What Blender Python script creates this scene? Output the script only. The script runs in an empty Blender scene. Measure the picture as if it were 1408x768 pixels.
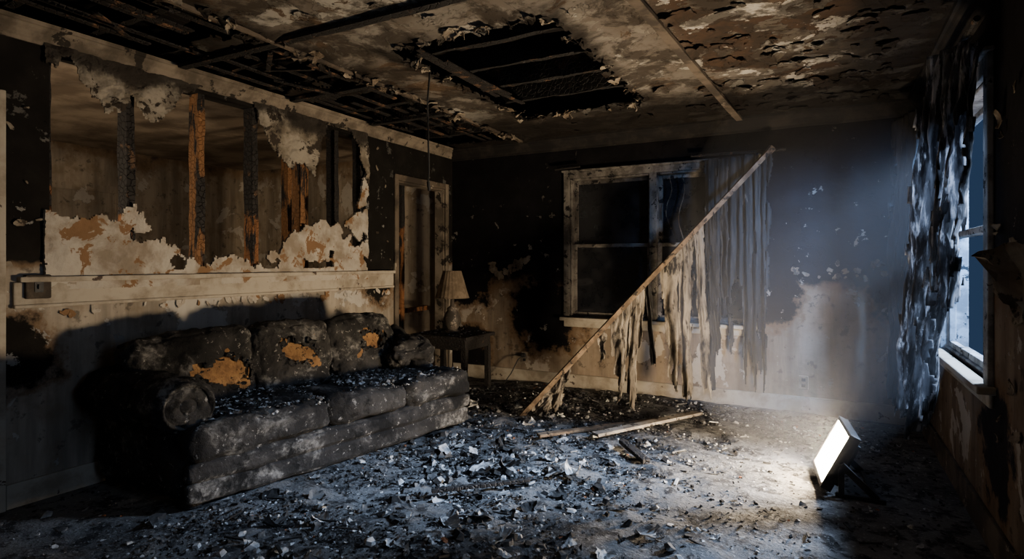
import bpy, bmesh, math, random
from mathutils import Vector, Matrix, noise
random.seed(7)
R=random.random
def U(a,b): return a+(b-a)*random.random()
def fbm(x,y,z=0,o=4): return noise.fractal(Vector((x,y,z)),0.9,2.1,o)
def lerp(a,b,t): return a+(b-a)*t
def interp(pts,x):
    if x<=pts[0][0]: return pts[0][1]
    for (a,va),(b,vb) in zip(pts,pts[1:]):
        if x<=b: return va+(vb-va)*(x-a)/(b-a)
    return pts[-1][1]
# ------------------------------------------------------------ shader DSL
class S:
    def __init__(s,name,rough=0.9,spec=0.2):
        s.m=bpy.data.materials.new(name); s.m.use_nodes=True
        s.nt=s.m.node_tree; s.b=s.nt.nodes['Principled BSDF']
        s.b.inputs['Roughness'].default_value=rough
        s.b.inputs['Specular IOR Level'].default_value=spec
        s.pos=s.nt.nodes.new('ShaderNodeNewGeometry').outputs['Position']
        sp=s.nt.nodes.new('ShaderNodeSeparateXYZ'); s.nt.links.new(s.pos,sp.inputs[0])
        s.x,s.y,s.z=sp.outputs
    def st(s,i,v):
        if isinstance(v,bpy.types.NodeSocket): s.nt.links.new(v,i)
        elif isinstance(v,tuple) and len(v)==3 and i.type=='RGBA': i.default_value=(*v,1)
        else: i.default_value=v
    def noise(s,sc,det=6,ro=.6,dist=0,vec=None):
        n=s.nt.nodes.new('ShaderNodeTexNoise')
        s.st(n.inputs['Vector'],vec or s.pos); n.inputs['Scale'].default_value=sc
        n.inputs['Detail'].default_value=det; n.inputs['Roughness'].default_value=ro
        n.inputs['Distortion'].default_value=dist
        return n.outputs[0]
    def vor(s,sc,feat='F1',vec=None):
        n=s.nt.nodes.new('ShaderNodeTexVoronoi'); n.feature=feat
        s.st(n.inputs['Vector'],vec or s.pos); n.inputs['Scale'].default_value=sc
        return n.outputs['Distance']
    def scale(s,v,off=(0,0,0)):
        n=s.nt.nodes.new('ShaderNodeMapping'); s.st(n.inputs[0],s.pos)
        n.inputs['Scale'].default_value=v; n.inputs['Location'].default_value=off
        return n.outputs[0]
    def ma(s,op,a,b=0.0,clamp=False):
        n=s.nt.nodes.new('ShaderNodeMath'); n.operation=op; n.use_clamp=clamp
        s.st(n.inputs[0],a); s.st(n.inputs[1],b); return n.outputs[0]
    def mr(s,x,a,b,c=0.0,d=1.0):
        n=s.nt.nodes.new('ShaderNodeMapRange'); n.interpolation_type='SMOOTHSTEP'
        s.st(n.inputs[0],x)
        for k,v in zip((1,2,3,4),(a,b,c,d)): n.inputs[k].default_value=v
        return n.outputs[0]
    def mix(s,f,a,b,mode='MIX'):
        n=s.nt.nodes.new('ShaderNodeMix'); n.data_type='RGBA'; n.blend_type=mode
        s.st(n.inputs[0],f); s.st(n.inputs[6],a); s.st(n.inputs[7],b); return n.outputs[2]
    def dist(s,c):
        n=s.nt.nodes.new('ShaderNodeVectorMath'); n.operation='DISTANCE'
        s.st(n.inputs[0],s.pos); n.inputs[1].default_value=c; return n.outputs['Value']
    def bump(s,h,st=.5,d=.01,prev=None):
        n=s.nt.nodes.new('ShaderNodeBump'); n.inputs['Strength'].default_value=st
        n.inputs['Distance'].default_value=d; s.st(n.inputs['Height'],h)
        if prev: s.nt.links.new(prev,n.inputs['Normal'])
        s.nt.links.new(n.outputs[0],s.b.inputs['Normal']); return n.outputs[0]
    def col(s,c): s.st(s.b.inputs['Base Color'],c); return s.m

def burnt_wall(name,base,zc,zw,amp,spots=(),peelc=(.5,.46,.4),fleck=.66,char=(.010,.009,.010),brown=(.13,.08,.043),grime=.6):
    s=S(name,.92,.08)
    big=s.noise(1.3,6,.62); n2=s.noise(5,8,.65); n3=s.noise(18,4,.5)
    strk=s.noise(1,5,.6,0,s.scale((7,7,.8)))
    zz=s.ma('ADD',s.z,s.ma('MULTIPLY',s.ma('SUBTRACT',big,.5),amp*2))
    zz=s.ma('ADD',zz,s.ma('MULTIPLY',s.ma('SUBTRACT',n2,.5),amp*.8))
    cm=s.mr(zz,zc-zw,zc+zw)
    for (c,r) in spots:
        d=s.ma('ADD',s.dist(c),s.ma('MULTIPLY',s.ma('SUBTRACT',n2,.5),r*1.6))
        cm=s.ma('MAXIMUM',cm,s.mr(d,r*.35,r*1.05,1,0))
    col=s.mix(s.mr(strk,.35,.7,0,.8),base,tuple(c*.36 for c in base))
    col=s.mix(s.mr(n2,.45,.7,0,grime),col,tuple(c*f for c,f in zip(base,(.45,.38,.30))))
    col=s.mix(s.mr(s.noise(11,6,.65),.58,.66,0,.7),col,tuple(c*.2 for c in base))
    pm=s.mr(s.noise(2.6,8,.62,.3),.59,.60)
    col=s.mix(s.ma('MULTIPLY',pm,.55),col,peelc)
    ring=s.ma('MULTIPLY',s.mr(cm,.03,.4),s.mr(cm,.6,1,1,0))
    col=s.mix(s.ma('MULTIPLY',ring,.8),col,brown)
    ch=s.mix(s.mr(n2,.4,.7),char,tuple(c*1.7 for c in char))
    col=s.mix(s.mr(cm,.35,.75),col,ch)
    fl=s.mr(s.noise(7,10,.68,.2),fleck,fleck+.012)
    flm=s.ma('MULTIPLY',fl,s.mr(s.z,2.3,1.2,.25,1))
    col=s.mix(flm,col,tuple(c*.5 for c in peelc))
    s.col(col)
    h=s.ma('ADD',s.ma('MULTIPLY',pm,-1),s.ma('MULTIPLY',fl,-1)); h=s.ma('ADD',h,s.ma('MULTIPLY',n3,.5))
    s.bump(h,.6,.009)
    return s.m

m_wall_back=burnt_wall('wall_back_plaster',(.27,.215,.16),1.10,.18,.32,
    spots=[((-2.62,5.6,.75),.58),((-.55,5.6,1.3),.5),((-.45,5.6,1.0),.38),((.55,5.6,1.1),.4),((-3.6,5.6,.3),.45),((-3.62,5.6,1.15),.5)],fleck=.635,char=(.006,.0055,.006))
m_wall_left=burnt_wall('wall_left_plaster',(.36,.315,.255),1.30,.06,.10,
    spots=[((-3.8,1.45,.8),.3),((-3.8,4.35,1.2),.4)],peelc=(.50,.48,.44),fleck=.61,char=(.009,.008,.007))
m_wall_right=burnt_wall('wall_right_plaster',(.20,.15,.105),1.25,.3,.4,spots=[((.67,3.3,.5),.4)],fleck=.65)
m_wall_far=burnt_wall('adjacent_room_plaster',(.34,.28,.21),2.6,.35,.45,fleck=.74)

def mk_ceiling():
    s=S('ceiling_peeling_plaster',.92,.08)
    n1=s.noise(1.1,8,.62,.4); n2=s.noise(2.2,12,.64,.4); n3=s.noise(14,6,.62)
    col=s.mix(s.mr(n1,.4,.62),(.150,.132,.110),(.092,.077,.060))
    col=s.mix(s.mr(n2,.555,.565),col,(.31,.29,.25))
    col=s.mix(s.mr(s.noise(2.4,10,.7,.6,s.scale((1,1,1),(5,3,1))),.57,.585),col,(.09,.062,.041))
    right=s.mr(s.x,-.95,-.6)
    k=s.mr(s.noise(2.2,12,.68,.5,s.scale((1,1,1),(9,1,4))),.50,.512)
    col=s.mix(s.ma('MULTIPLY',k,s.mr(right,0,1,.12,1)),col,(.06,.038,.025))
    col=s.mix(s.ma('MULTIPLY',s.mr(s.noise(3.0,12,.68,.5,s.scale((1,1,1),(2,8,4))),.555,.565),s.mr(right,0,1,.15,1)),col,(.45,.42,.365))
    soot=s.mr(s.ma('ADD',s.y,s.ma('MULTIPLY',s.ma('SUBTRACT',n2,.5),1.8)),3.9,5.0)
    rx=s.mr(s.ma('ADD',s.x,s.ma('MULTIPLY',s.ma('SUBTRACT',n2,.5),.9)),-.3,.3)
    hx=s.ma('SUBTRACT',s.ma('ABSOLUTE',s.ma('ADD',s.x,1.78)),.53)
    hy=s.ma('SUBTRACT',s.ma('ABSOLUTE',s.ma('SUBTRACT',s.y,3.65)),.9)
    hd=s.ma('ADD',s.ma('MAXIMUM',hx,hy),s.ma('MULTIPLY',s.ma('SUBTRACT',n2,.5),.5))
    hs=s.mr(hd,.0,.12,1,0)
    sx=s.mr(s.ma('ADD',s.x,s.ma('MULTIPLY',s.ma('SUBTRACT',n2,.5),.6)),-2.80,-2.62,1,0)
    so=s.ma('MAXIMUM',s.ma('MAXIMUM',soot,rx),s.ma('MAXIMUM',s.ma('MULTIPLY',hs,.9),s.ma('MULTIPLY',sx,.9)))
    col=s.mix(s.ma('MULTIPLY',s.mr(s.noise(4,8,.68,.3),.46,.58),.84),col,(.033,.026,.020))
    col=s.mix(s.ma('MULTIPLY',so,.94),col,(.010,.0085,.0075))
    s.col(col)
    h=s.ma('ADD',s.mr(n2,.555,.565),s.ma('MULTIPLY',k,-.8)); h=s.ma('ADD',h,s.ma('MULTIPLY',n3,.5))
    s.bump(h,.8,.010); return s.m
m_ceil=mk_ceiling()

def charwood(name,dark=(.012,.010,.009),brown=(.10,.055,.028),th=.6,orange=None,oz=None):
    s=S(name,.75,.35)
    g=s.noise(3,6,.6); v=s.vor(28,'DISTANCE_TO_EDGE'); n=s.noise(9,6,.65)
    col=s.mix(s.mr(n,th,th+.1),dark,brown)
    if orange:
        f=s.ma('ADD',s.z,s.ma('MULTIPLY',s.ma('SUBTRACT',s.noise(4,8,.65),.5),1.1))
        f=s.mr(f,oz-.03,oz+.03,1,0)
        gr=s.mix(s.noise(1,6,.6,0,s.scale((40,40,2))),orange,tuple(c*.3 for c in orange))
        gr=s.mix(s.mr(s.noise(1,6,.65,0,s.scale((14,14,2.5))),.5,.56),gr,dark)
        col=s.mix(f,col,gr)
    s.col(col); s.bump(s.ma('ADD',s.mr(v,0,.12),n),.8,.008); return s.m
m_char=charwood('charred_wood')
m_joist=charwood('charred_joist',(.010,.009,.008),(.08,.045,.024),.57)
m_studA=charwood('charred_stud_low_burn',orange=(.30,.125,.045),oz=1.65)
m_studB=charwood('scorched_stud',orange=(.28,.13,.05),oz=2.6)
m_lath=charwood('scorched_lath',(.012,.010,.009),(.14,.075,.04),.54)

def simple(name,c1,c2,sc=6,lo=.4,hi=.6,rough=.85,bs=.4,bd=.005,c3=None,t3=.62,metal=0,st=None,sootz=None,trans=0):
    s=S(name,rough,.2); vec=s.scale(st) if st else None; n=s.noise(sc,8,.65,.2,vec)
    col=s.mix(s.mr(n,lo,hi),c1,c2)
    if c3: col=s.mix(s.mr(s.noise(sc*1.7,8,.68,.3,vec),t3,t3+(.1 if st else .02)),col,c3)
    if sootz: col=s.mix(s.mr(s.ma('ADD',s.z,s.ma('MULTIPLY',s.ma('SUBTRACT',s.noise(4,8,.65),.5),.5)),sootz-.06,sootz+.06,0,.92),col,(.016,.013,.011))
    s.b.inputs['Metallic'].default_value=metal
    s.col(col); s.bump(s.noise(sc*5,5,.6),bs,bd)
    if trans:
        t=s.nt.nodes.new('ShaderNodeBsdfTranslucent'); s.nt.links.new(col,t.inputs[0]); mx=s.nt.nodes.new('ShaderNodeMixShader'); mx.inputs[0].default_value=trans
        s.nt.links.new(s.b.outputs[0],mx.inputs[1]);s.nt.links.new(t.outputs[0],mx.inputs[2]);s.nt.links.new(mx.outputs[0],s.nt.nodes['Material Output'].inputs[0])
    return s.m
m_trim=simple('sooty_cream_trim',(.38,.34,.275),(.22,.185,.14),4,.42,.66,c3=(.07,.05,.04),t3=.62)
m_trimdark=simple('charred_trim',(.011,.010,.0095),(.026,.022,.019),5,.45,.65,c3=(.10,.088,.07),t3=.70)
m_doortrim=simple('scorched_door_trim',(.12,.095,.07),(.045,.036,.028),4,.4,.6,c3=(.30,.26,.20),t3=.62)
m_crown=simple('smoke_stained_crown',(.20,.165,.125),(.08,.065,.048),3,.4,.62,c3=(.022,.018,.014),t3=.56)
m_sash=simple('scorched_white_sash',(.18,.165,.145),(.075,.067,.058),7,.4,.6,c3=(.013,.012,.012),t3=.57)
m_sashr=simple('window_sash_paint',(.42,.42,.42),(.2,.2,.2),7,.4,.6,c3=(.03,.03,.03),t3=.58)
m_plremain=simple('broken_plaster',(.40,.365,.31),(.22,.18,.135),3.2,.42,.62,c3=(.19,.11,.055),t3=.55,bs=.8,bd=.012)
m_pltop=simple('hanging_plaster',(.28,.25,.20),(.15,.125,.092),4,.42,.6,c3=(.035,.027,.02),t3=.56,bs=.8,bd=.012,sootz=2.40)
m_flake=simple('peeled_plaster_flake',(.24,.205,.155),(.13,.098,.068),4,.42,.6,c3=(.035,.027,.02),t3=.55)
m_foam=simple('scorched_foam',(.25,.14,.058),(.13,.066,.028),10,.4,.65,c3=(.03,.018,.01),t3=.59,bs=1,bd=.012)
m_board=simple('scorched_board',(.18,.13,.085),(.075,.052,.034),8,.4,.6,c3=(.018,.015,.012),t3=.57)
m_pale=simple('pale_bare_board',(.25,.225,.19),(.14,.12,.10),8,.4,.65,c3=(.03,.026,.022),t3=.56)
m_ash=simple('pale_ash_flake',(.52,.515,.50),(.26,.257,.25),20)
m_grey=simple('grey_ash_flake',(.11,.108,.105),(.055,.053,.051),20)
m_black=simple('char_flake',(.012,.011,.011),(.027,.026,.024),20)
m_chip=simple('brick_chip',(.30,.11,.045),(.2,.08,.035),20)
m_metal=simple('black_lamp_housing',(.02,.02,.02),(.035,.035,.035),9,rough=.45)
m_cloth=simple('burnt_linen_curtain',(.20,.175,.142),(.09,.077,.062),3,.38,.6,c3=(.016,.014,.0125),t3=.51,st=(3,3,1))
m_clothdark=simple('charred_curtain',(.012,.0115,.011),(.028,.026,.024),4,.42,.66,c3=(.09,.08,.068),t3=.6,st=(4,4,.7))
m_clothr=simple('smoke_grey_curtain',(.22,.225,.24),(.05,.05,.055),4,.40,.60,c3=(.6,.6,.62),t3=.52,st=(5,5,.7),trans=.55)
m_plastic=simple('yellowed_outlet_plastic',(.26,.22,.165),(.16,.13,.10),10,rough=.5)
m_ceramic=simple('sooty_ceramic',(.09,.075,.062),(.04,.035,.03),8,rough=.5,c3=(.2,.17,.14),t3=.6)
m_shade=simple('sooty_lamp_shade',(.17,.13,.09),(.10,.075,.05),9,rough=.9)
m_dark=simple('attic_soot',(.006,.005,.005),(.012,.010,.009),5)
m_adjceil=simple('adjacent_ceiling_plaster',(.24,.19,.14),(.12,.09,.065),2)

def mk_fabric():
    s=S('charred_upholstery',.92,.12)
    n1=s.noise(3.5,8,.66,.3); n2=s.noise(14,8,.7,.2); n3=s.noise(55,4,.6)
    col=s.mix(s.mr(n1,.4,.62),(.018,.0175,.017),(.040,.038,.036))
    dust=s.ma('MULTIPLY',s.mr(s.noise(2.6,7,.68,.3,s.scale((1,1,1.4),(3,3,3))),.51,.64),s.mr(n2,.42,.58))
    col=s.mix(s.ma('MULTIPLY',dust,.8),col,(.22,.212,.195))
    col=s.mix(s.ma('MULTIPLY',s.mr(s.noise(26,6,.7),.61,.65),.7),col,(.30,.29,.27))
    col=s.mix(s.mr(s.noise(2.1,7,.7),.53,.62),col,(.009,.009,.009))
    s.col(col)
    h=s.ma('ADD',s.ma('MULTIPLY',n2,1.4),s.ma('MULTIPLY',n3,.4))
    s.bump(h,.9,.014); return s.m
m_fab=mk_fabric()
def mk_floor():
    s=S('ash_covered_floor',.88,.2)
    n1=s.noise(1.4,8,.65,.3); n2=s.noise(8,9,.7,.3); n3=s.noise(45,6,.65)
    col=s.mix(s.mr(n1,.38,.64),(.17,.167,.163),(.075,.073,.071))
    col=s.mix(s.mr(n2,.48,.60),col,(.024,.023,.0225))
    col=s.mix(s.ma('MULTIPLY',s.mr(n3,.58,.62),.6),col,(.29,.285,.275))
    s.col(col); h=s.ma('ADD',s.ma('MULTIPLY',n3,1.0),s.ma('MULTIPLY',n2,1.6))
    s.bump(h,1.0,.014); return s.m
m_floor=mk_floor()
def emis(name,c,st):
    m=bpy.data.materials.new(name); m.use_nodes=True; nt=m.node_tree
    b=nt.nodes['Principled BSDF']; b.inputs['Base Color'].default_value=(.8,.8,.8,1)
    b.inputs['Emission Color'].default_value=(*c,1); b.inputs['Emission Strength'].default_value=st
    return m
m_led=emis('led_panel_light',(1,.78,.52),400)
def glass():
    s=S('sooty_window_glass',.2,.5); n=s.noise(6,8,.7)
    s.st(s.b.inputs['Roughness'],s.mr(n,.4,.7,.25,.6))
    return s.col(s.mix(s.mr(n,.45,.7),(.005,.006,.008),(.016,.016,.018)))
m_glass=glass()

# ------------------------------------------------------------ mesh builder
class MB:
    def __init__(s): s.v=[];s.f=[];s.m=[]
    def add(s,vs,fs,mi=0,M=None):
        o=len(s.v)
        s.v.extend([tuple(M@Vector(v)) for v in vs] if M else [tuple(v) for v in vs])
        for f in fs: s.f.append(tuple(i+o for i in f)); s.m.append(mi)
    def box(s,lo,hi,mi=0,M=None):
        x0,y0,z0=lo;x1,y1,z1=hi
        s.add([(x0,y0,z0),(x1,y0,z0),(x1,y1,z0),(x0,y1,z0),(x0,y0,z1),(x1,y0,z1),(x1,y1,z1),(x0,y1,z1)],
          [(0,3,2,1),(4,5,6,7),(0,1,5,4),(1,2,6,5),(2,3,7,6),(3,0,4,7)],mi,M)
    def beam(s,a,b,w,h,mi=0,seg=10,rough=.0,up=(0,0,1)):
        a=Vector(a);b=Vector(b);d=(b-a).normalized();u=Vector(up)
        if abs(d.dot(u))>.95:u=Vector((1,0,0))
        sx=d.cross(u).normalized();uz=sx.cross(d)
        vs=[]
        for i in range(seg+1):
            p=a.lerp(b,i/seg)
            for (q,r) in ((-1,-1),(1,-1),(1,1),(-1,1)):
                j=1+rough*fbm(p.x*6+q*3,p.y*6+r*5,p.z*6)*1.2
                vs.append(p+sx*q*w/2*j+uz*r*h/2*j)
        fs=[(0,3,2,1),tuple(4*seg+k for k in range(4))]
        for i in range(seg):
            for k in range(4):
                fs.append((4*i+k,4*i+(k+1)%4,4*i+4+(k+1)%4,4*i+4+k))
        s.add(vs,fs,mi)
    def tube(s,pts,r,mi=0,n=8):
        vs=[];fs=[];pts=[Vector(p) for p in pts]
        for i,p in enumerate(pts):
            d=(pts[min(i+1,len(pts)-1)]-pts[max(i-1,0)]).normalized()
            u=Vector((0,0,1)) if abs(d.z)<.9 else Vector((1,0,0))
            a=d.cross(u).normalized();b=a.cross(d)
            rr=r[i] if isinstance(r,(list,tuple)) else r
            for k in range(n):
                t=2*math.pi*k/n; vs.append(p+a*math.cos(t)*rr+b*math.sin(t)*rr)
        for i in range(len(pts)-1):
            for k in range(n): fs.append((i*n+k,i*n+(k+1)%n,(i+1)*n+(k+1)%n,(i+1)*n+k))
        fs.append(tuple(range(n))[::-1]);fs.append(tuple((len(pts)-1)*n+k for k in range(n)))
        s.add(vs,fs,mi)
    def lathe(s,prof,c,mi=0,n=24,M=None,flute=0):
        vs=[];fs=[]
        for (r,z) in prof:
            for k in range(n):
                t=2*math.pi*k/n; q=r*(1+flute*(k%2))
                vs.append((c[0]+q*math.cos(t),c[1]+q*math.sin(t),c[2]+z))
        for i in range(len(prof)-1):
            for k in range(n): fs.append((i*n+k,i*n+(k+1)%n,(i+1)*n+(k+1)%n,(i+1)*n+k))
        s.add(vs,fs,mi,M)
    def grid(s,nu,nv,fn,keep=None,mi=0):
        o=len(s.v)
        for j in range(nv+1):
            for i in range(nu+1): s.v.append(tuple(fn(i/nu,j/nv)))
        for j in range(nv):
            for i in range(nu):
                if keep and not keep((i+.5)/nu,(j+.5)/nv): continue
                a=o+j*(nu+1)+i
                s.f.append((a,a+1,a+nu+2,a+nu+1)); s.m.append(mi)
    def rbox(s,c,size,r,mi=0,puff=.0,nz=.0,n=14,M=None,keep=None,seed=0,sag=0):
        hx,hy,hz=[q/2 for q in size]; vmap={};vs=[];fs=[]
        def vert(p):
            k=tuple(round(q,4) for q in p)
            if k in vmap: return vmap[k]
            P=Vector((p[0]*hx,p[1]*hy,p[2]*hz))
            I=Vector((max(-hx+r,min(hx-r,P.x)),max(-hy+r,min(hy-r,P.y)),max(-hz+r,min(hz-r,P.z))))
            D=P-I
            nn=D.normalized() if D.length>1e-6 else Vector((0,0,1))
            Q=I+nn*r
            b=[(1-q*q) for q in p]
            pf=Vector((math.copysign(1,p[0])*b[1]*b[2]*(abs(p[0])>.99),math.copysign(1,p[1])*b[0]*b[2]*(abs(p[1])>.99),math.copysign(1,p[2])*b[0]*b[1]*(abs(p[2])>.99)))
            Q=Q+pf*puff
            f=fbm(Q.x*5+seed*3.1,Q.y*5+seed,Q.z*5)*nz+fbm(Q.x*16+seed,Q.y*16,Q.z*16)*nz*.4
            Q=Q+nn*f
            if sag and p[2]>.5: Q.z-=sag*b[0]*b[1]
            vmap[k]=len(vs);vs.append(Q+Vector(c));return vmap[k]
        g=[-1+2*i/n for i in range(n+1)]
        g=[math.copysign(abs(q)**.75,q) for q in g]
        for ax in range(3):
            for sg in (-1,1):
                for i in range(n):
                    for j in range(n):
                        q=[]
                        for (a,b) in ((g[i],g[j]),(g[i+1],g[j]),(g[i+1],g[j+1]),(g[i],g[j+1])):
                            p=[0,0,0];p[ax]=sg;p[(ax+1)%3]=a;p[(ax+2)%3]=b;q.append(tuple(p))
                        if sg<0:q=q[::-1]
                        ids=[vert(p) for p in q]
                        if keep:
                            cc=sum((vs[t] for t in ids),Vector())/4
                            if not keep(cc): continue
                        fs.append(tuple(ids))
        s.add(vs,fs,mi,M)
    def sheet(s,c,nrm,size,curl,mi,asp=1,n=4):
        nrm=Vector(nrm).normalized(); t=nrm.orthogonal().normalized(); b=nrm.cross(t)
        a=U(0,6.28); e1=t*math.cos(a)+b*math.sin(a); e2=nrm.cross(e1)
        ph=U(0,50); vs=[];fs=[];ca=U(-1,1)
        for j in range(n+1):
            for i in range(n+1):
                u=i/n*2-1;v=j/n*2-1
                k=1+.45*noise.noise(Vector((u*1.3+ph,v*1.3,ph)))
                if abs(u)==1 and abs(v)==1:k*=.72
                uu=u*k*size*.5;vv=v*k*size*.5*asp
                h=curl*size*((u*.7+v*ca)**2*.5+.3*noise.noise(Vector((u*2,v*2,ph))))
                vs.append(Vector(c)+e1*uu+e2*vv+nrm*h)
        for j in range(n):
            for i in range(n): a=j*(n+1)+i;fs.append((a,a+1,a+n+2,a+n+1))
        s.add(vs,fs,mi)
    def chunk(s,c,size,mi,flat=.45):
        k=random.randint(4,7);M=Matrix.Rotation(U(0,6.28),4,'Z')@Matrix.Rotation(U(-.5,.5),4,'X')@Matrix.Rotation(U(-.5,.5),4,'Y')
        vs=[];h=size*flat*U(.3,1)
        sx=U(.6,1.3)
        for q,zz in ((1,-.5),(U(.5,.95),.5)):
            for i in range(k):
                t=6.283*i/k;r=size*.5*q*U(.65,1.2); vs.append((r*math.cos(t)*sx,r*math.sin(t),zz*h*U(.7,1.2)))
        fs=[tuple(range(k))[::-1],tuple(range(k,2*k))]+[(i,(i+1)%k,k+(i+1)%k,k+i) for i in range(k)]
        s.add(vs,fs,mi,Matrix.Translation(Vector(c)+Vector((0,0,h*.3)))@M)
    def obj(s,name,mats,parent=None,smooth=False,solid=0,loc=None):
        if parent and parent.name=='sofa': s.v=[(x,y-(.88-x)*.16,z) for x,y,z in s.v]   # slumped, racked frame
        me=bpy.data.meshes.new(name); me.from_pydata(s.v,[],s.f); me.update()
        for m in mats: me.materials.append(m)
        me.polygons.foreach_set('material_index',s.m)
        if smooth: me.polygons.foreach_set('use_smooth',[True]*len(s.f))
        o=bpy.data.objects.new(name,me); bpy.context.collection.objects.link(o)
        if solid:
            md=o.modifiers.new('thickness','SOLIDIFY');md.thickness=solid;md.offset=0
        if parent:o.parent=parent
        return o
def clean(o):
    bm=bmesh.new();bm.from_mesh(o.data)
    bmesh.ops.delete(bm,geom=[v for v in bm.verts if not v.link_faces],context='VERTS')
    bm.to_mesh(o.data);bm.free();return o
def bevel(o,w=.004):
    md=o.modifiers.new('bevel','BEVEL');md.width=w;md.segments=2;md.limit_method='ANGLE';return o
def empty(name,loc=(0,0,0),rz=0):
    e=bpy.data.objects.new(name,None);bpy.context.collection.objects.link(e);e.location=loc;e.rotation_euler=(0,0,rz)
    e.empty_display_size=.1;return e

XL,XR,YB,YF,H=-3.8,.67,5.6,-1.5,2.6
# ------------------------------------------------------------ floor
def floor_h(x,y):
    band=max(0,min(1,(x+3.1)/.5))*max(0,min(1,(.1-x)/1.1))
    return max(0,.012+.03*fbm(x*1.6,y*1.6,3)+.012*fbm(x*7,y*7,1))*(.35+.9*band)
mb=MB()
nx,ny=150,236
mb.grid(nx,ny,lambda u,v:(lerp(XL-.1,XR+.15,u),lerp(YF,YB+.15,v),floor_h(lerp(XL,XR,u),lerp(YF,YB,v))))
mb.box((-7.4,YF-.15,-.1),(XR+.15,YB+.15,-.005))
mb.box((-7.4,YF-.15,-.005),(XL-.1,YB+.15,.0))
mb.obj('floor',[m_floor],smooth=True)
# ------------------------------------------------------------ wall_left
mb=MB()
T=.12
O0,O1=1.63,4.14; ZB,ZT=1.20,2.47; D0,D1=4.62,5.44; DH=2.13
mb.box((XL-T,YF,0),(XL,D0,ZB)); mb.box((XL-T,YF,ZB),(XL,O0,H)); mb.box((XL-T,O1,ZB),(XL,D0,H))
mb.box((XL-T,O0,ZT),(XL,O1,H)); mb.box((XL-T,D0,DH),(XL,D1,H)); mb.box((XL-T,D1,0),(XL,YB,H))
mb.obj('wall_left',[m_wall_left])
low=[(1.6,1.6),(1.75,1.55),(2.0,1.58),(2.12,1.64),(2.2,1.47),(2.42,1.33),(2.55,1.26),(2.66,1.36),(2.8,1.33),(2.95,1.27),(3.1,1.38),(3.3,1.53),(3.42,1.6),(3.6,1.66),(3.85,1.62),(4.03,1.78),(4.09,2.0),(4.16,2.2)]
top=[(1.6,2.40),(1.72,2.46),(1.8,2.32),(1.9,2.20),(2.0,2.22),(2.06,2.34),(2.13,2.18),(2.2,2.18),(2.28,2.28),(2.38,2.44),(2.55,2.54),(2.9,2.52),(3.02,2.32),(3.08,2.17),(3.22,2.1),(3.3,2.08),(3.42,2.14),(3.5,2.05),(3.56,2.2),(3.65,2.48),(3.9,2.52),(4.04,2.38),(4.1,2.2),(4.16,2.0)]
mb=MB()
def lowkeep(u,v):
    y=lerp(1.6,4.17,u);z=lerp(1.15,2.2,v)
    h=interp(low,y)+.07*fbm(y*9,z*3,2)+.03*fbm(y*30,z*9,5)
    hole=fbm(y*5,z*5,11)>.42 and z>1.25
    return z<h and not hole
mb.grid(240,100,lambda u,v:(XL+.012+.012*fbm(u*14,v*6,4)+.02*max(0,v-.25)*fbm(u*5,v*4,9),lerp(1.6,4.17,u)+.006*fbm(u*90,v*60,1),lerp(1.15,2.2,v)+.006*fbm(u*90,v*60,7)),lowkeep)
o=clean(mb.obj('broken_wall_plaster',[m_plremain],smooth=False,solid=.02))
mb=MB()
def topkeep(u,v):
    y=lerp(1.6,4.17,u);z=lerp(1.9,2.52,v)
    h=interp(top,y)+.05*fbm(y*9,z*3,6)+.03*fbm(y*30,z*9,8)
    return z>h
mb.grid(240,62,lambda u,v:(XL+.012+.05*(1-v)*(.6+fbm(u*8,v*3,14))+.012*fbm(u*30,v*8,2),lerp(1.6,4.17,u)+.006*fbm(u*90,v*60,1),lerp(1.9,2.52,v)+.006*fbm(u*90,v*60,7)),topkeep)
clean(mb.obj('hanging_wall_plaster',[m_pltop],solid=.012))
st=empty('wall_stud_frame')
for i,(y,mt) in enumerate([(1.62,m_studA),(2.07,m_studA),(2.53,m_studB),(2.97,m_studA),(3.42,m_studB),(3.8,m_char),(4.13,m_char)]):
    mb=MB(); mb.beam((XL-.06,y,ZB-.02),(XL-.06,y+U(-.01,.01),ZT+.02),.05,.10,0,24,.12,up=(1,0,0)); mb.obj('stud_%d'%(i+1),[mt],st)
for i,(x,y) in enumerate([(-4.35,3.72),(-4.4,3.95)]):
    mb=MB(); mb.beam((x,y,0),(x,y,2.6),.05,.09,0,24,.1,up=(1,0,0)); mb.obj('rear_stud_%d'%(i+1),[m_studB],st)
mb=MB();mb.beam((XL-.3,5.02,0),(XL-.3,5.03,2.55),.05,.09,0,20,.12,up=(1,0,0));mb.beam((XL-.3,4.5,.75),(XL-.3,5.5,.78),.06,.05,0,10,.1);mb.obj('doorway_framing',[m_studA],st)
mb=MB()
mb.box((XL-.13,O0-.15,1.195),(XL+.045,D0-.08,1.225)); mb.box((XL,1.46,1.07),(XL+.02,D0-.08,1.195)); mb.box((XL,1.46,1.055),(XL+.03,D0-.08,1.075))
bevel(mb.obj('trim_1',[m_trim]),.006)
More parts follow.
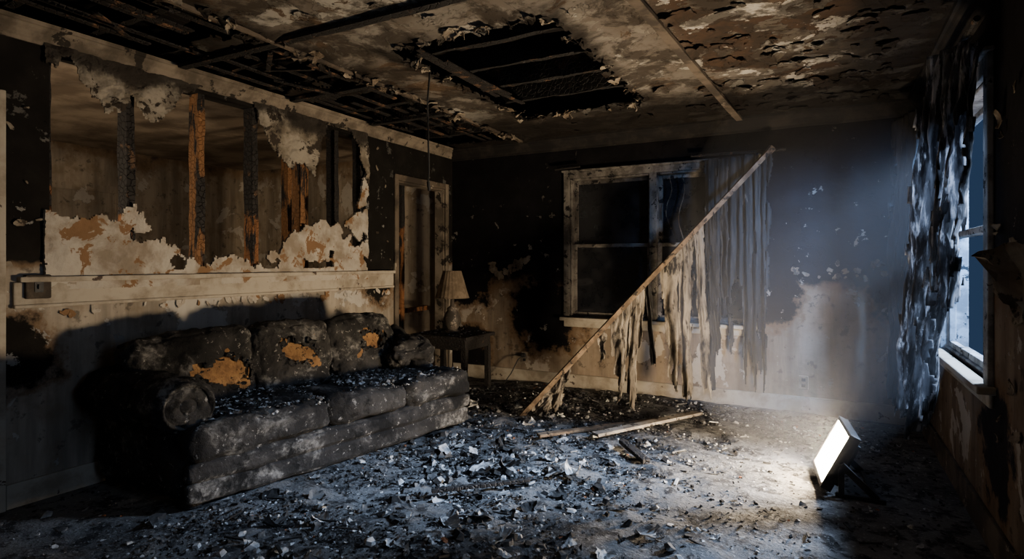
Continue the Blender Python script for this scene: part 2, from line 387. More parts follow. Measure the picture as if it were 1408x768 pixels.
# ------------------------------------------------------------ wall_back with window opening
WX0,WX1,WZ0,WZ1=-2.33,-.60,.74,2.17
mb=MB()
mb.box((-7.4,YB,0),(WX0,YB+.15,3.0));mb.box((WX1,YB,0),(XR+.15,YB+.15,3.0));mb.box((WX0,YB,0),(WX1,YB+.15,WZ0));mb.box((WX0,YB,WZ1),(WX1,YB+.15,3.0))
mb.obj('wall_back',[m_wall_back])
mb=MB(); mb.box((-7.25,YB-.02,0),(XL-.121,YB-.001,H)); mb.obj('wall_adjacent_back',[m_wall_far])
RY0,RY1=3.42,4.75; Q0,Q1=.5,1.8
mb=MB()
for a,b in ((YF,Q0),(Q1,RY0),(RY1,YB)): mb.box((XR,a,0),(XR+.15,b,3.0))
for a,b in ((Q0,Q1),(RY0,RY1)): mb.box((XR,a,0),(XR+.15,b,WZ0)); mb.box((XR,a,WZ1),(XR+.15,b,3.0))
mb.obj('wall_right',[m_wall_right])
mb=MB(); mb.box((-7.4,YF-.15,0),(XR+.15,YF,3.0)); mb.obj('wall_front',[m_wall_left])
mb=MB(); mb.box((-7.4,YF,0),(-7.25,YB,H)); mb.obj('wall_adjacent',[m_wall_far])
mb=MB(); mb.box((-7.25,YF,H),(XL-.12,YB,H+.05)); mb.obj('ceiling_adjacent',[m_adjceil])
mb=MB(); mb.box((-7.25,2.86,.005),(-7.235,2.94,2.1));mb.box((-7.25,3.76,.005),(-7.235,3.84,2.1));mb.box((-7.25,2.86,2.1),(-7.235,3.84,2.18)); mb.obj('trim_7',[m_wall_far])

def window(name,M,w,z0,z1,two=True,glassy=True,ms=None,c=.065):
    e=empty(name); ms=ms or m_sash
    def part(n,boxes,mat,bv=.005):
        mb=MB()
        for lo,hi in boxes: mb.box(lo,hi,0,M)
        return bevel(mb.obj(n,[mat],e),bv)
    part('casing',[((-c,-.025,z0-.0),(0.0,0,z1+c)),((w,-.025,z0),(w+c,0,z1+c)),((0,-.025,z1),(w,0,z1+c)),((-c-.02,-.04,z1+c),(w+c+.02,0,z1+c+.02))],ms)
    part('sill',[((-c-.03,-.07,z0-.035),(w+c+.03,.03,z0)),((-c,-.02,z0-.10),(w+c,0,z0-.035))],m_trim,.008)
    part('jamb',[((0,0,z0),(.02,.15,z1)),((w-.02,0,z0),(w,.15,z1)),((.02,0,z1-.02),(w-.02,.15,z1)),((.02,.03,z0),(w-.02,.15,z0+.015))],ms)
    zm=(z0+z1)/2+.02
    units=[(.02,w-.02)] if not two else [(.02,w/2-.035),(w/2+.035,w-.02)]
    bx=[];gl=[]
    for a,b in units:
        s=.036
        for (p,q,y) in ((z0+.015,zm+.018,.045),(zm-.018,z1-.02,.085)):
            bx+=[((a,y,p),(a+s,y+.035,q)),((b-s,y,p),(b,y+.035,q)),((a+s,y,p),(b-s,y+.035,p+s)),((a+s,y,q-s),(b-s,y+.035,q))]
            if glassy: gl.append(((a+s,y+.015,p+s),(b-s,y+.019,q-s)))
    part('sashes',bx,ms,.004)
    if two: part('mullion',[((w/2-.035,-.02,z0+.0),(w/2+.035,.15,z1))],ms)
    if gl: part('glass',gl,m_glass,.0005)
    return e
Mb=Matrix.Translation((WX0,YB,0))
window('window_1',Mb,WX1-WX0,WZ0,WZ1)
Mr=Matrix(((0,1,0,XR),(-1,0,0,RY1),(0,0,1,0),(0,0,0,1)))
window('window_2',Mr,RY1-RY0,WZ0,WZ1,False,False,m_sashr,.085)
Mr2=Matrix(((0,1,0,XR),(-1,0,0,Q1),(0,0,1,0),(0,0,0,1)))
window('added_fill_window',Mr2,Q1-Q0,WZ0,WZ1,False,False,m_sashr,.085)  # made-up opening behind the camera, added to let cool fill in
mb=MB()
for (x,z0,z1) in ((-1.32,2.12,1.62),(-1.2,2.14,1.5),(-.9,2.1,1.7)):
    mb.tube([(x+.03*math.sin(i*.9),YB+.02,lerp(z0,z1,i/8)) for i in range(9)],.004,0,5)
mb.obj('sash_cord',[m_board])

c=.06
mb=MB()
mb.box((XL,D0-c,0),(XL+.022,D0,DH+c));mb.box((XL,D1,0),(XL+.022,D1+c,DH+c),1);mb.box((XL,D0,DH),(XL+.022,D1,DH+c))
mb.box((XL-.12,D0,0),(XL,D0+.018,DH));mb.box((XL-.12,D1-.018,0),(XL,D1,DH),1);mb.box((XL-.12,D0+.018,DH-.018),(XL,D1-.018,DH))
bevel(mb.obj('trim_8',[m_doortrim,m_crown]))
mb=MB(); mb.box((XL,1.30,0),(XL+.03,1.425,2.2));mb.box((XL,.4,2.12),(XL+.03,1.30,2.2)); bevel(mb.obj('trim_6',[m_trim]))
def crown(name,a,b,nrm,mat,sz=1):
    mb=MB(); prof=[(0,-.13),(.012,-.13),(.018,-.11),(.03,-.10),(.05,-.065),(.075,-.045),(.085,-.03),(.10,-.025),(.105,-.0),(0,0)]
    a=Vector(a);b=Vector(b);n=Vector(nrm);N=40
    vs=[];fs=[];k=len(prof)
    for i in range(N+1):
        p=a.lerp(b,i/N)
        for (q,z) in prof: vs.append(p+n*q*sz+Vector((0,0,z*sz+.003*fbm(p.x*3,p.y*3,2))))
    for i in range(N):
        for j in range(k): fs.append((i*k+j,i*k+(j+1)%k,(i+1)*k+(j+1)%k,(i+1)*k+j))
    mb.add(vs,fs); mb.obj(name,[mat])
crown('trim_2',(XL,YF,H),(XL,YB,H),(1,0,0),m_crown,.8)
crown('trim_3',(XL,YB,H),(XR,YB,H),(0,-1,0),m_trimdark)
crown('trim_4',(XR,YF,H),(XR,YB,H),(-1,0,0),m_trimdark)
mb=MB(); mb.box((XL,YF,0),(XL+.018,1.30,.13));mb.box((XL,1.43,0),(XL+.018,D0-.08,.13)); bevel(mb.obj('baseboard_left',[m_trim]))
mb=MB(); mb.box((XL+.02,YB-.018,0),(XR-.02,YB,.15)); bevel(mb.obj('baseboard_back',[m_trim]))
mb=MB(); mb.box((XR-.018,YF,0),(XR,YB-.02,.15)); bevel(mb.obj('baseboard_right',[m_doortrim]))

# ------------------------------------------------------------ ceiling
HX0,HX1,HY0,HY1=-2.31,-1.25,2.70,4.56
mb=MB(); CX0=-3.66
def ckeep(u,v):
    x=lerp(CX0,XR,u);y=lerp(YF,YB,v)
    n=.07*fbm(x*4,y*4,1)+.03*fbm(x*17,y*17,2)
    d=max(abs(x-(HX0+HX1)/2)-(HX1-HX0)/2,abs(y-(HY0+HY1)/2)-(HY1-HY0)/2)
    if d+n*.6<0: return False
    if x<-2.82+n*1.3:
        return fbm(x*1.7,y*1.4,21)>.42 or y>5.35+n
    if x>-.4 and fbm(x*2.2,y*2.2,31)>.55: return False
    return True
def cfn(u,v):
    x=lerp(CX0,XR,u);y=lerp(YF,YB,v)
    d=max(abs(x-(HX0+HX1)/2)-(HX1-HX0)/2,abs(y-(HY0+HY1)/2)-(HY1-HY0)/2)
    d2=abs(x+2.82)
    droop=.03*math.exp(-max(0,d)*9)*(1+fbm(x*3,y*3,5))+.025*math.exp(-d2*10)*(1+fbm(x*3,y*3,8))
    return (x+.008*fbm(x*40,y*40,1),y+.008*fbm(x*40,y*40,9),H-droop-.006*fbm(x*5,y*5,3))
mb.grid(216,350,cfn,ckeep)
clean(mb.obj('ceiling',[m_ceil],solid=.014))
mb=MB()
for i in range(220):
    x=U(-2.75,.5);y=U(1.2,5.4)
    if random.random()<.65: x=U(-.8,.45)
    d=max(abs(x-(HX0+HX1)/2)-(HX1-HX0)/2,abs(y-(HY0+HY1)/2)-(HY1-HY0)/2)
    if d<.02: continue
    mb.sheet((x,y,H-.016),(U(-.12,.12),U(-.12,.12),-1),U(.04,.14),U(.08,.25),0,U(.5,1.2),5)
for i in range(80):
    t=R()*4
    if t<1:x,y=lerp(HX0,HX1,t),HY0
    elif t<2:x,y=HX1,lerp(HY0,HY1,t-1)
    elif t<3:x,y=lerp(HX0,HX1,t-2),HY1
    else:x,y=HX0,lerp(HY0,HY1,t-3)
    mb.sheet((x+U(-.04,.04),y+U(-.04,.04),H-.03),(U(-.5,.5),U(-.5,.5),-1),U(.04,.11),U(.2,.5),int(R()<.4),U(.4,1),5)
for i in range(90):
    mb.sheet((-2.8+U(-.06,.05),U(1,5.3),H-.03),(U(-.5,.5),U(-.5,.5),-1),U(.04,.12),U(.2,.5),int(R()<.4),U(.4,1),5)
mb.obj('peeling_ceiling_paint',[m_ceil,m_flake],solid=.003)
mb=MB()
y=YF+.1;k=0
while y<YB:
    mb.beam((-3.78,y,H+.11),(XR,y+U(-.02,.02),H+.11),.045,.15,0,60,.13); y+=.405
mb.obj('ceiling_joists',[m_joist])
mb=MB()
for i in range(9):
    x=-3.66+i*.105
    y=YF
    while y<YB:
        L=U(.3,1.6)
        if R()<.5: mb.beam((x+U(-.01,.01),y,H+.022),(x+U(-.02,.02),min(y+L,YB-.03),H+.02-U(0,.02)),.038,.010,0,6,.1)
        y+=L+U(.02,.2)
for i in range(8):
    y=U(1.2,5); x=U(-3.6,-2.9); mb.beam((x,y,H-.0),(x+U(-.4,.5),y+U(-.5,.5),H-U(.02,.12)),.03,.01,0,6,.1)
for i in range(5):
    x=HX0+.04+U(0,.08); mb.beam((x,U(2.8,3.6),H+.02),(x+U(-.03,.06),U(3.7,4.5),H+.01),.035,.01,0,6,.1)
mb.obj('ceiling_laths',[m_lath])
mb=MB(); mb.box((-7.4,YF-.15,3.0),(XR+.15,YB+.15,3.05)); 
for i in range(30):
    x=XL-.1+i*.155; mb.box((x,YF,H+.30),(x+.145,YB,H+.32))
mb.obj('roof_deck',[m_dark])
e=empty('trim_5')
for n,a,b in (('batten_1',(-3.68,2.31,H-.03),(-1.3,2.34,H-.03)),('batten_2',(-.90,1.0,H-.03),(-.67,5.5,H-.03)),('batten_3',(-2.79,YF,H-.03),(-2.79,5.4,H-.035)),('batten_4',(-3.68,4.1,H-.03),(-2.8,4.1,H-.03)),('batten_5',(-3.68,3.2,H-.03),(-2.8,3.2,H-.03))):
    mb=MB();mb.beam(a,b,.055 if n!='batten_3' else .02,.022,0,30,.15);mb.obj(n,[m_joist if n in('batten_1','batten_4','batten_5') else m_doortrim],e)
mb=MB(); mb.tube([(-2.33+.01*math.sin(i*.8),3.15+.01*math.cos(i),H+.02-i*.06) for i in range(14)],.006,0,6); mb.tube([(-2.33,3.15,1.84),(-2.33,3.16,1.78)],[.012,.01]); mb.obj('hanging_cable',[m_metal])

# ------------------------------------------------------------ sofa
SR=math.radians(10)
sofa=empty('sofa',(-3.75,1.90,0),-SR)
L,DP=2.20,.90
AW=.27
mb=MB(); mb.rbox((.46,L/2+.05,.175),(.80,L-.10,.22),.03,0,.012,.014,22,seed=1); mb.obj('base',[m_fab],sofa,True)
mb=MB(); mb.rbox((.865,L/2+.04,.105),(.06,L-.10,.12),.025,0,.008,.012,24,seed=2); mb.rbox((.872,L/2+.04,.215),(.075,L-.10,.11),.032,0,.01,.012,24,seed=3);mb.obj('front_rail',[m_fab],sofa,True)
mb=MB(); mb.rbox((.42,.17,.31),(.82,.17,.50),.04,0,.012,.012,16,seed=4)
mb.obj('arm_panel',[m_fab],sofa,True)
def roll(mb,x0,x1,yc,zc,r,seed):
    N=30;K=30;vs=[];fs=[]
    for i in range(N+1):
        t=i/N; x=lerp(x0,x1,t); e=1
        if t<.08:e=math.sqrt(max(0,1-((.08-t)/.08)**2))*.3+.7
        if t>.94:e=math.sqrt(max(0,1-((t-.94)/.06)**2))*.2+.8
        for k in range(K):
            a=6.283*k/K; rr=r*e*(1+.10*fbm(x*5+seed,math.cos(a)*1.4,math.sin(a)*1.4)+.04*fbm(x*18,math.cos(a)*5,math.sin(a)*5))
            vs.append((x,yc+rr*math.cos(a)*1.08,zc+rr*math.sin(a)))
    for i in range(N):
        for k in range(K): fs.append((i*K+k,i*K+(k+1)%K,(i+1)*K+(k+1)%K,(i+1)*K+k))
    fs.append(tuple(range(K))[::-1])
    mb.add(vs,fs)
    fr=[(.86,0),(.82,.02),(.76,.022),(.72,-.004),(.66,-.004),(.60,.016),(.34,.022),(.30,.008),(.24,.008),(.2,.022),(0.02,.026)]
    vs=[];fs=[]
    for q,(rr,dx) in enumerate(fr):
        for k in range(K):
            a=6.283*k/K; vs.append((x1+dx-.004,yc+r*rr*math.cos(a)*1.08,zc+r*rr*math.sin(a)))
    for q in range(len(fr)-1):
        for k in range(K): fs.append((q*K+k,q*K+(k+1)%K,(q+1)*K+(k+1)%K,(q+1)*K+k))
    mb.add(vs,fs)
mb=MB(); roll(mb,.02,.815,.125,.550,.148,1); mb.obj('arm_roll',[m_fab],sofa,True)
mb=MB(); mb.rbox((.30,L-.11,.42),(.56,.20,.28),.08,0,.02,.05,16,seed=6); mb.obj('burnt_arm',[m_fab],sofa,True)
mb=MB(); mb.rbox((.12,L/2+.04,.40),(.20,L-.12,.58),.08,0,.01,.025,26,seed=7); mb.obj('back_frame',[m_fab],sofa,True)
y0=AW+.005; w=(L-y0)/3
for i in range(3):
    a=y0+w*i; b=a+w
    mb=MB(); mb.rbox((.57,(a+b)/2,.365),(.70,w-.008,.19),.06,0,.026,.026,22,seed=10+i,sag=.03)
    if i==0: mb.rbox((.855,.30,.357),(.15,.42,.185),.055,0,.012,.016,18,seed=17)
    mb.obj('seat_cushion_%d'%(i+1),[m_fab],sofa,True)
cw=[(.10,.80),(.82,1.37),(1.39,1.98)]
holes=[(.14,-.05,.17),(.0,.02,.145),(.03,.02,.12)]
for i in range(3):
    a,b=cw[i];w=b-a
    M=Matrix.Translation((.275,(a+b)/2,.630+.012*i))@Matrix.Rotation(math.radians(-15),4,'Y')@Matrix.Rotation(math.radians((3,-2,2)[i]),4,'X')
    hy,hz,hr=holes[i]
    def kp(c,hy=hy,hz=hz,hr=hr,i=i):
        if c.x<.04: return True
        d=math.hypot((c.y-hy)*.66,(c.z-hz)*1.15+(c.y-hy)*.25)
        return d+.06*fbm(c.y*7,c.z*7,i*3)>hr*.62
    mb=MB(); mb.rbox((0,0,0),(.20,w,.45),.065,0,.025,.026,46,M,kp,seed=20+i); o=mb.obj('back_cushion_%d'%(i+1),[m_fab],sofa,True,solid=.01); clean(o)
    mb=MB(); mb.rbox((-.008,hy*.6,hz*.6),(.20,.48 if i<1 else .40,.34),.07,0,.022,.03,24,M,seed=40+i); mb.obj('exposed_foam_%d'%(i+1),[m_foam],sofa,True)
    mb=MB()
    for k in range(18):
        a=6.283*k/18; p=M@Vector((.122,hy+hr*.98*math.cos(a),hz+hr*.58*math.sin(a)))
        mb.sheet(p,(1,U(-.5,.5),U(-.4,.6)),U(.03,.06),U(.2,.5),0,U(.4,.9),4)
    mb.obj('torn_fabric_%d'%(i+1),[m_fab],sofa)
for i,(x,y) in enumerate([(.08,.15),(.80,.15),(.08,L-.08),(.80,L-.08)]):
    mb=MB(); mb.lathe([(0,0),(.035,0),(.048,.02),(.05,.04),(.042,.065),(0,.065)],(x,y,.003)); mb.obj('foot_%d'%(i+1),[m_char],sofa,True)
mb=MB()
for i in range(8500):
    x=U(.24,.90);y=U(AW-.1,L-.03)
    if y<AW+.03 and x<.83: continue
    if R()<(x-.6)*1.3: continue
    if fbm(x*5,y*3,4)<-.35: continue
    pile=.045*max(0,1-(x-.25)/.45)
    z=.464+pile*R()-(.02 if x>.86 else 0)-.012*(1-((x-.56)/.35)**2)
    sz=U(.006,.022) if R()<.9 else U(.022,.045)
    mi=random.choices([0,1,2],[5,5,6])[0]
    if R()<.6: mb.chunk((x,y,z-.004),sz,mi)
    else: mb.sheet((x,y,z),(U(-.6,.6),U(-.6,.6),1),sz*1.3,U(.1,.5),mi,U(.4,1),2)
for i in range(400):
    y=U(AW,L-.1); mb.chunk((.16+U(-.06,.1),y,.69+U(-.0,.01)),U(.006,.02),random.choice([0,1,2,2]))
mb.obj('ash_debris',[m_ash,m_grey,m_black],sofa)
def crumple(name,c,size,mat,seed,parent=None):
    mb=MB(); mb.rbox(c,size,min(size)*.42,0,.03,.07,26,seed=seed); return mb.obj(name,[mat],parent,True)
crumple('throw_cushion_remains',(.36,L-.22,.57),(.42,.42,.15),m_fab,51,sofa)
crumple('charred_blanket',(.24,L-.05,.54),(.34,.24,.26),m_clothdark,57,sofa)

# ------------------------------------------------------------ end table + lamp
e=empty('end_table')
tx0,tx1,ty0,ty1=-3.72,-3.04,4.72,5.28
mb=MB(); mb.box((tx0,ty0,.545),(tx1,ty1,.58)); bevel(mb.obj('top',[m_char],e),.008)
mb=MB(); mb.box((tx0+.04,ty0+.04,.44),(tx1-.04,ty1-.04,.545)); bevel(mb.obj('apron',[m_char],e))
for i,(x,y) in enumerate([(tx0+.06,ty0+.06),(tx1-.06,ty0+.06),(tx0+.06,ty1-.06),(tx1-.06,ty1-.06)]):
    mb=MB(); mb.beam((x,y,.01),(x,y,.46),.05,.05,0,8,.12); mb.obj('leg_%d'%(i+1),[m_char],e)
mb=MB()
for i in range(260):
    x,y=U(tx0+.02,tx1-.02),U(ty0+.02,ty1-.02)
    if math.hypot(x+3.36,y-4.95)<.11: continue
    mb.chunk((x,y,.579),U(.008,.03),random.choice([0,1,2,2]))
mb.obj('ash_debris_on_table',[m_ash,m_grey,m_black],e)
e=empty('table_lamp',(-3.36,4.95,.5815))
mb=MB(); mb.lathe([(0,0),(.075,0),(.08,.02),(.05,.035),(.06,.05),(.085,.10),(.09,.15),(.078,.20),(.05,.235),(.06,.25),(.04,.27),(.022,.28),(.018,.36),(0,.36)],(0,0,0)); mb.obj('body',[m_ceramic],e,True)
mb=MB(); mb.lathe([(.172,.36),(.167,.365),(.092,.63),(.089,.635)],(0,0,0),n=48,flute=.02); mb.obj('shade',[m_shade],e,False,solid=.004)
mb=MB(); mb.tube([(0,0,.34),(0,0,.60)],.006); mb.tube([(-.088,0,.61),(0,0,.615),(.088,0,.61)],.003);mb.obj('harp',[m_metal],e)

# ------------------------------------------------------------ curtains
def cloth(name,a,b,ln,mat,nu=40,nv=90,fold=.04,nf=6,g=0,rag=.25,hole=.5,seed=0,parent=None,drift=(0,0),perp=None,solid=.003,taper=0,hf=1):
    a=Vector(a);b=Vector(b);d=(b-a); h=Vector((d.x,d.y,0)).normalized(); pp=Vector(perp) if perp else Vector((-h.y,h.x,0))
    mb=MB()
    def fn(u,v):
        top=a.lerp(b,.5+(u-.5)*(1-g*min(1,v*1.5)))
        l=ln(u) if callable(ln) else ln
        ph=fbm(u*2+seed,v*1.2,seed)*2.2
        off=fold*(.35+.65*min(1,v*2))*math.sin(6.283*nf*u+ph)+fold*.6*fbm(u*5,v*5+seed,3)
        side=.3*fold*fbm(u*4+seed,v*3,6)+.4*fold*fbm(v*4,seed,2)
        z0=a.lerp(b,u).z
        return Vector((top.x,top.y,z0-l*v))+pp*(off+drift[0]*v)+h*(side+drift[1]*v)
    def keep(u,v):
        r=1-rag*(.5+.9*fbm(u*5*hf+seed,seed,1))-.05*abs(fbm(u*30,seed,2))
        if v>r: return False
        if v>.05 and fbm(u*2.6*hf+seed,v*2.4+seed,seed)>hole: return False
        if taper:
            cu=.5+.25*fbm(v*2+seed,seed,9)*v
            if abs(u-cu)*2>1-taper*v**1.2+.35*fbm(v*5+seed,seed,u): return False
        elif min(u,1-u)<.08*(.4+fbm(v*9+seed,seed,4)): return False
        return True
    mb.grid(nu,nv,fn,keep)
    return clean(mb.obj(name,[mat],parent,True,solid=solid))
e=empty('fallen_curtain_rod')
A=Vector((-2.24,4.39,.035));B=Vector((-.43,5.44,2.25))
mb=MB(); mb.beam(A,B,.042,.038,0,40,.06); mb.obj('rod',[m_board],e)
mb=MB(); mb.tube([B,B+(B-A).normalized()*.05],[.03,.035]); mb.tube([A-(B-A).normalized()*.0,A-(B-A).normalized()*.05],[.028,.02]);mb.obj('finials',[m_board],e)
def P(s): return A.lerp(B,s)
specs=[(.35,.455,.80,.75,m_cloth),(.42,.49,1.0,.5,m_cloth),(.49,.515,.75,.5,m_clothdark),(.545,.66,1.22,.85,m_cloth),(.62,.69,1.40,.6,m_cloth),(.69,.73,1.5,.4,m_cloth),(.735,.78,1.3,.5,m_clothdark),(.80,.83,.9,.6,m_clothdark),(.02,.12,.20,.2,m_cloth),(.09,.19,.36,.6,m_cloth),(.29,.33,.28,.9,m_cloth)]
for i,(s0,s1,ln,tp,mt) in enumerate(specs):
    a=P(s0);b=P(s1); mx=(a.z+b.z)/2-.04; ln=min(ln,mx)
    cloth('rag_%d'%(i+1),a,b,ln,mt,40 if s1-s0>.05 else 18,80,.03,1.6 if s1-s0>.05 else 1,.1,.12,.62,seed=i*7+3,parent=e,drift=(U(-.05,.05),U(-.03,.07)),taper=tp,hf=.7)
e=empty('burnt_curtain')
cloth('panel_1',(-.98,5.515,2.24),(-.40,5.515,2.26),2.1,m_clothdark,70,120,.022,7,.1,.45,.45,seed=5,parent=e)
cloth('panel_2',(-.66,5.50,2.26),(-.44,5.50,2.26),2.15,m_clothdark,36,110,.022,3,.1,.2,.55,seed=9,parent=e)
cloth('panel_3',(-.98,5.51,2.24),(-.76,5.51,2.24),1.6,m_clothdark,26,100,.022,3,.2,.35,.55,seed=14,parent=e)
mb=MB(); mb.tube([(-2.48,5.55,2.27),(-2.2,5.55,2.28)],.012); mb.tube([(-1.1,5.55,2.29),(-.30,5.55,2.28)],.012); mb.obj('pole',[m_char],e)
e=empty('window_curtain')
cloth('panel_near',(.60,3.30,2.33),(.44,3.62,2.33),1.95,m_clothr,60,130,.05,4,.25,.12,.6,seed=22,parent=e,drift=(0,.28))
cloth('panel_near_tatters',(.62,3.28,2.30),(.50,3.5,2.30),1.35,m_clothr,36,100,.04,3,.3,.4,.4,seed=29,parent=e,drift=(.02,.1))
cloth('panel_far',(.55,4.66,2.33),(.42,5.10,2.33),2.12,m_clothdark,60,120,.05,5,.1,.1,.55,seed=35,parent=e)
mb=MB(); mb.tube([(.575,3.15,2.35),(.575,5.2,2.35)],.014); mb.obj('pole',[m_char],e)

# ------------------------------------------------------------ work light
fl=empty('floodlight')
n=Vector((-.89,-.10,.44)).normalized(); e1=Vector((.112,-.994,0)).normalized(); e2=e1.cross(n)
if e2.z<0:e2=-e2
n=e1.cross(e2)
if n.x>0:n=-n
c=Vector((.035,3.93,.19))
M=Matrix((( e1.x,e2.x,n.x,c.x),(e1.y,e2.y,n.y,c.y),(e1.z,e2.z,n.z,c.z),(0,0,0,1)))
w2,h2=.200,.150
mb=MB(); mb.box((-w2,-h2,.0),(w2,h2,.004),0,M); mb.obj('led_panel',[m_led],fl)
mb=MB()
f=.022
for lo,hi in (((-w2-f,-h2-f,-.045),(-w2,h2+f,.012)),((w2,-h2-f,-.045),(w2+f,h2+f,.012)),((-w2,-h2-f,-.045),(w2,-h2,.012)),((-w2,h2,-.045),(w2,h2+f,.012)),((-w2,-h2,-.045),(w2,h2,-.006))): mb.box(lo,hi,0,M)
for i in range(9): 
    x=-w2+.03+i*.043; mb.box((x,-h2+.02,-.07),(x+.012,h2-.02,-.045),0,M)
bevel(mb.obj('housing',[m_metal],fl),.003)
mb=MB()
for sg in (-1,1):
    p=M@Vector((sg*(w2+.03),0,-.02)); q=Vector((p.x+.17,p.y,.02)); q2=Vector((p.x+.0,p.y,.02))
    mb.beam(p,q,.02,.035,0,2); mb.beam(p,q2,.02,.03,0,2)
    mb.beam(q2-Vector((.03,0,.005)),q+Vector((.04,0,-.005)),.025,.02,0,2)
a=M@Vector((-w2-.03,0,-.02));b=M@Vector((w2+.03,0,-.02))
mb.beam(Vector((a.x+.17,a.y,.02)),Vector((b.x+.17,b.y,.02)),.025,.02,0,2)
bevel(mb.obj('stand',[m_metal],fl),.002)

# ------------------------------------------------------------ outlets, box, cord
def outlet(name,c,axis):
    e=empty(name); mb=MB()
    x,y,z=c
    if axis=='y':
        mb.box((x-.037,y-.008,z-.058),(x+.037,y,z+.058)); o=bevel(mb.obj('plate',[m_plastic],e))
        mb=MB()
        for dz in (-.025,.025):
            mb.box((x-.016,y-.011,z+dz-.014),(x+.016,y-.008,z+dz+.014)); 
        mb.obj('sockets',[m_metal],e)
    else:
        mb.box((x,y-.06,z-.065),(x+.04,y+.06,z+.065)); bevel(mb.obj('plate',[m_doortrim],e),.008)
        mb=MB(); mb.box((x+.04,y-.02,z-.03),(x+.043,y+.02,z+.03)); mb.box((x+.043,y-.006,z-.012),(x+.052,y+.006,z+.012)); mb.obj('toggle',[m_metal],e)
outlet('wall_outlet',(-.165,YB,.27),'y'); outlet('wall_outlet.001',(-2.86,YB,.28),'y'); outlet('light_switch',(XL,1.565,1.17),'x')
mb=MB(); mb.box((-2.885,YB-.05,.285),(-2.845,YB-.012,.325)); mb.tube([(-2.865,YB-.05,.30),(-2.88,YB-.12,.27),(-2.93,YB-.18,.13),(-3.0,YB-.2,.03),(-3.2,YB-.25,.02),(-3.35,YB-.2,.02)],.006); mb.obj('power_cord',[m_metal])
def board(name,a,b,w,h,mat):
    mb=MB(); mb.beam(a,b,w,h,0,20,.06); bevel(mb.obj(name,[mat]),.002)
board('fallen_board',(-1.47,4.0,.055),(-.92,4.98,.06),.075,.022,m_pale)
board('fallen_board.001',(-1.84,3.82,.045),(-1.15,4.72,.04),.06,.02,m_board)
board('charred_stick',(-1.246,3.93,.06),(-.99,3.62,.05),.05,.03,m_char)
board('charred_stick.001',(-1.9,2.6,.05),(-1.5,3.0,.05),.03,.02,m_char)

# ------------------------------------------------------------ floor debris
mb=MB()
def inside_sofa(x,y):
    dx,dy=x+3.75,y-1.90; c,s=math.cos(SR),math.sin(SR)
    lx=dx*c-dy*s; ly=dx*s+dy*c+(.88-lx)*.16
    return -.05<lx<.88 and .06<ly<L
def dens(x,y):
    d=math.exp(-((x+1.75)/1.1)**2)*1.0+.20
    if x>-.6: d*=.6
    if y>4.6: d+=.25
    if x<-2.9 and y<1.9:d*=.6
    return d*(.55+.9*(fbm(x*1.8,y*1.8,9)+.25))
cnt=0
while cnt<24000:
    x=U(-3.7,.6);y=U(.9,5.5)
    if R()>dens(x,y) or inside_sofa(x,y): continue
    cnt+=1;q=R();z=floor_h(x,y)+.001
    if q<.94:
        sz=U(.005,.022);mi=random.choices([0,1,2,3],[3,7,9,.1])[0]
    elif q<.992: sz=U(.022,.045);mi=random.choices([0,1,2,3],[5,6,7,.3])[0]
    else: sz=U(.045,.08);mi=random.choices([0,1,2],[5,4,4])[0]
    if x>-.5 and sz>.04: sz*=.5
    if R()<.7: mb.chunk((x,y,z),sz,mi)
    else: mb.sheet((x,y,z+sz*.08),(U(-.35,.35),U(-.35,.35),1),sz*1.3,U(.1,.5),mi,U(.4,1),3 if sz>.03 else 2)
for (hx,hy,hr,nn) in [(-1.5,2.35,.40,75),(-1.0,2.2,.28,50),(-1.9,3.3,.5,60),(-2.0,2.9,.35,40),(-2.4,4.4,.4,45),(-1.9,1.8,.4,35),(-.9,2.9,.3,14),(-2.2,4.9,.4,45)]:
    for i in range(nn):
        a=U(0,6.28);r=hr*math.sqrt(R()); x=hx+r*math.cos(a)*1.4;y=hy+r*math.sin(a)
        if inside_sofa(x,y):continue
        z=floor_h(x,y)+.03*(1-r/hr)*R()
        sz=U(.02,.08) if R()<.85 else U(.08,.12)
        if R()<.5: mb.chunk((x,y,z),sz*.75,random.choices([0,1,2],[6,5,4])[0],.6)
        else: mb.sheet((x,y,z+.008),(U(-.4,.4),U(-.4,.4),1),sz,U(.2,.6),random.choices([0,1,2],[6,4,4])[0],U(.4,1),5)
for i in range(300):
    x=U(-3,.4);y=U(1,5.4)
    if inside_sofa(x,y) or R()>dens(x,y)+.2: continue
    a=U(0,6.28);l=U(.03,.12);z=floor_h(x,y)+.012
    mb.beam((x,y,z),(x+l*math.cos(a),y+l*math.sin(a),z+U(-.004,.015)),U(.006,.016),U(.004,.009),random.choices([0,1,2],[1,2,6])[0],3,.2)
mb.obj('floor_debris',[m_ash,m_grey,m_black,m_chip])
mb=MB()
for i in range(40):
    x=U(-3.3,-2.8); mb.sheet((x,YB-.01,1.24+.10*fbm(x*3,1,1)+U(-.05,.05)),(U(-.2,.2),-1,U(-.1,.4)),U(.03,.09),U(.1,.3),0,U(.5,1),5)
for i in range(26):
    x=U(-.3,.55); mb.sheet((x,YB-.01,1.27+U(-.1,.05)),(U(-.2,.2),-1,U(-.2,.4)),U(.02,.06),U(.1,.3),0,U(.5,1),4)
for i in range(40):
    y=U(1.5,4.5); mb.sheet((XL+.008,y,1.02+U(-.03,.03)),(1,U(-.1,.1),U(-.1,.2)),U(.03,.08),U(.03,.15),1,U(.3,.7),4)
for i in range(12):
    y=random.choice([U(1.42,1.6),U(4.16,4.5)]); mb.sheet((XL+.008,y,U(1.25,2.45)),(1,U(-.1,.1),U(-.1,.2)),U(.02,.06),U(.03,.2),0,U(.3,.7),4)
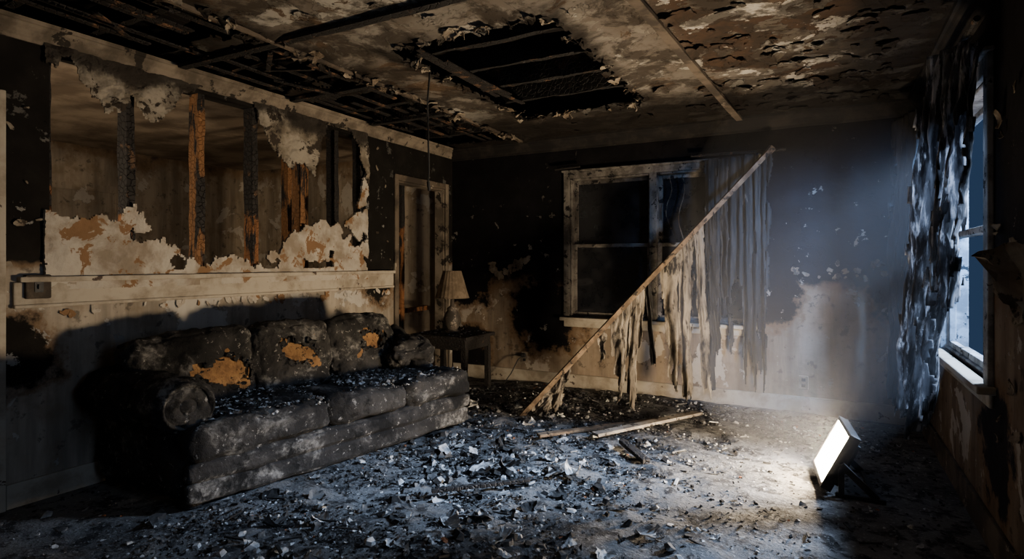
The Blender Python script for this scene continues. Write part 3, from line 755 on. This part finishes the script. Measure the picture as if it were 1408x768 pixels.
for i in range(30):
    y=U(2.3,3.3); mb.sheet((XR-.012,y,U(.5,2)),(-1,U(-.2,.2),U(-.2,.4)),U(.03,.10),U(.1,.4),0,U(.4,1),4)
mb.sheet((XR-.03,2.75,1.25),(-1,-.3,0),.26,.3,0,1,8)
mb.obj('peeling_wall_paint',[m_flake,m_plremain],solid=.003)

# ------------------------------------------------------------ lights
def area(name,loc,tgt,sx,sy,p,c,spread=180):
    l=bpy.data.lights.new(name,'AREA');l.shape='RECTANGLE';l.size=sx;l.size_y=sy;l.energy=p;l.color=c;l.spread=math.radians(spread)
    o=bpy.data.objects.new(name,l);bpy.context.collection.objects.link(o);o.location=loc
    o.rotation_euler=(Vector(tgt)-Vector(loc)).to_track_quat('-Z','Y').to_euler();return o
area('street_light_window',(1.9,2.3,2.15),(.25,5.4,1.9),.5,.5,115,(.25,.49,1),65)
area('dusk_light_beam',(3.0,5.3,3.4),(-1.4,2.4,0),.9,.9,480,(.50,.68,1),90)
area('added_cool_fill',(1.2,1.15,1.7),(-2.0,2.2,0.0),1.2,1.3,18,(.5,.68,1))  # added fill, unseen: cools the foreground floor and sofa front
l=bpy.data.lights.new('adjacent_room_lamp','POINT');l.energy=130;l.color=(1,.82,.60);l.shadow_soft_size=.08
o=bpy.data.objects.new('adjacent_room_lamp',l);bpy.context.collection.objects.link(o);o.location=(-4.5,.3,1.5)
w=bpy.data.worlds.new('world');bpy.context.scene.world=w;w.use_nodes=True
w.node_tree.nodes['Background'].inputs[0].default_value=(.10,.2,.42,1);w.node_tree.nodes['Background'].inputs[1].default_value=.2
# pocket of smoke hanging between the window and the work light
mb=MB(); 
K=40;J=20;vs=[];fs=[]
for j in range(J+1):
    ph=math.pi*(j/J)
    for k in range(K):
        a=6.283185*k/K; vs.append((-.13+.78*math.sin(ph)*math.cos(a),4.12+1.44*math.sin(ph)*math.sin(a),1.22-1.18*math.cos(ph)))
for j in range(J):
    for k in range(K): fs.append((j*K+k,j*K+(k+1)%K,(j+1)*K+(k+1)%K,(j+1)*K+k))
mb.add(vs,fs)
hz=mb.obj('smoke_haze',[])
bm=bmesh.new();bm.from_mesh(hz.data);bmesh.ops.remove_doubles(bm,verts=bm.verts,dist=1e-4);bmesh.ops.recalc_face_normals(bm,faces=bm.faces);bm.to_mesh(hz.data);bm.free()
m=bpy.data.materials.new('thin_smoke');m.use_nodes=True;nt=m.node_tree;nt.nodes.remove(nt.nodes['Principled BSDF'])
v=nt.nodes.new('ShaderNodeVolumeScatter');v.inputs['Density'].default_value=.021;v.inputs['Anisotropy'].default_value=.3;v.inputs['Color'].default_value=(.9,.92,1,1)
nt.links.new(v.outputs[0],nt.nodes['Material Output'].inputs['Volume']);hz.data.materials.append(m)
# ------------------------------------------------------------ camera
cd=bpy.data.cameras.new('camera');cam=bpy.data.objects.new('camera',cd);bpy.context.collection.objects.link(cam)
cd.sensor_width=36;cd.lens=36*800/1408;cd.shift_y=-23/1408;cd.clip_start=.05
cam.location=(0,0,1.3);cam.rotation_euler=(math.radians(90),0,math.radians(28.3))
bpy.context.scene.camera=cam
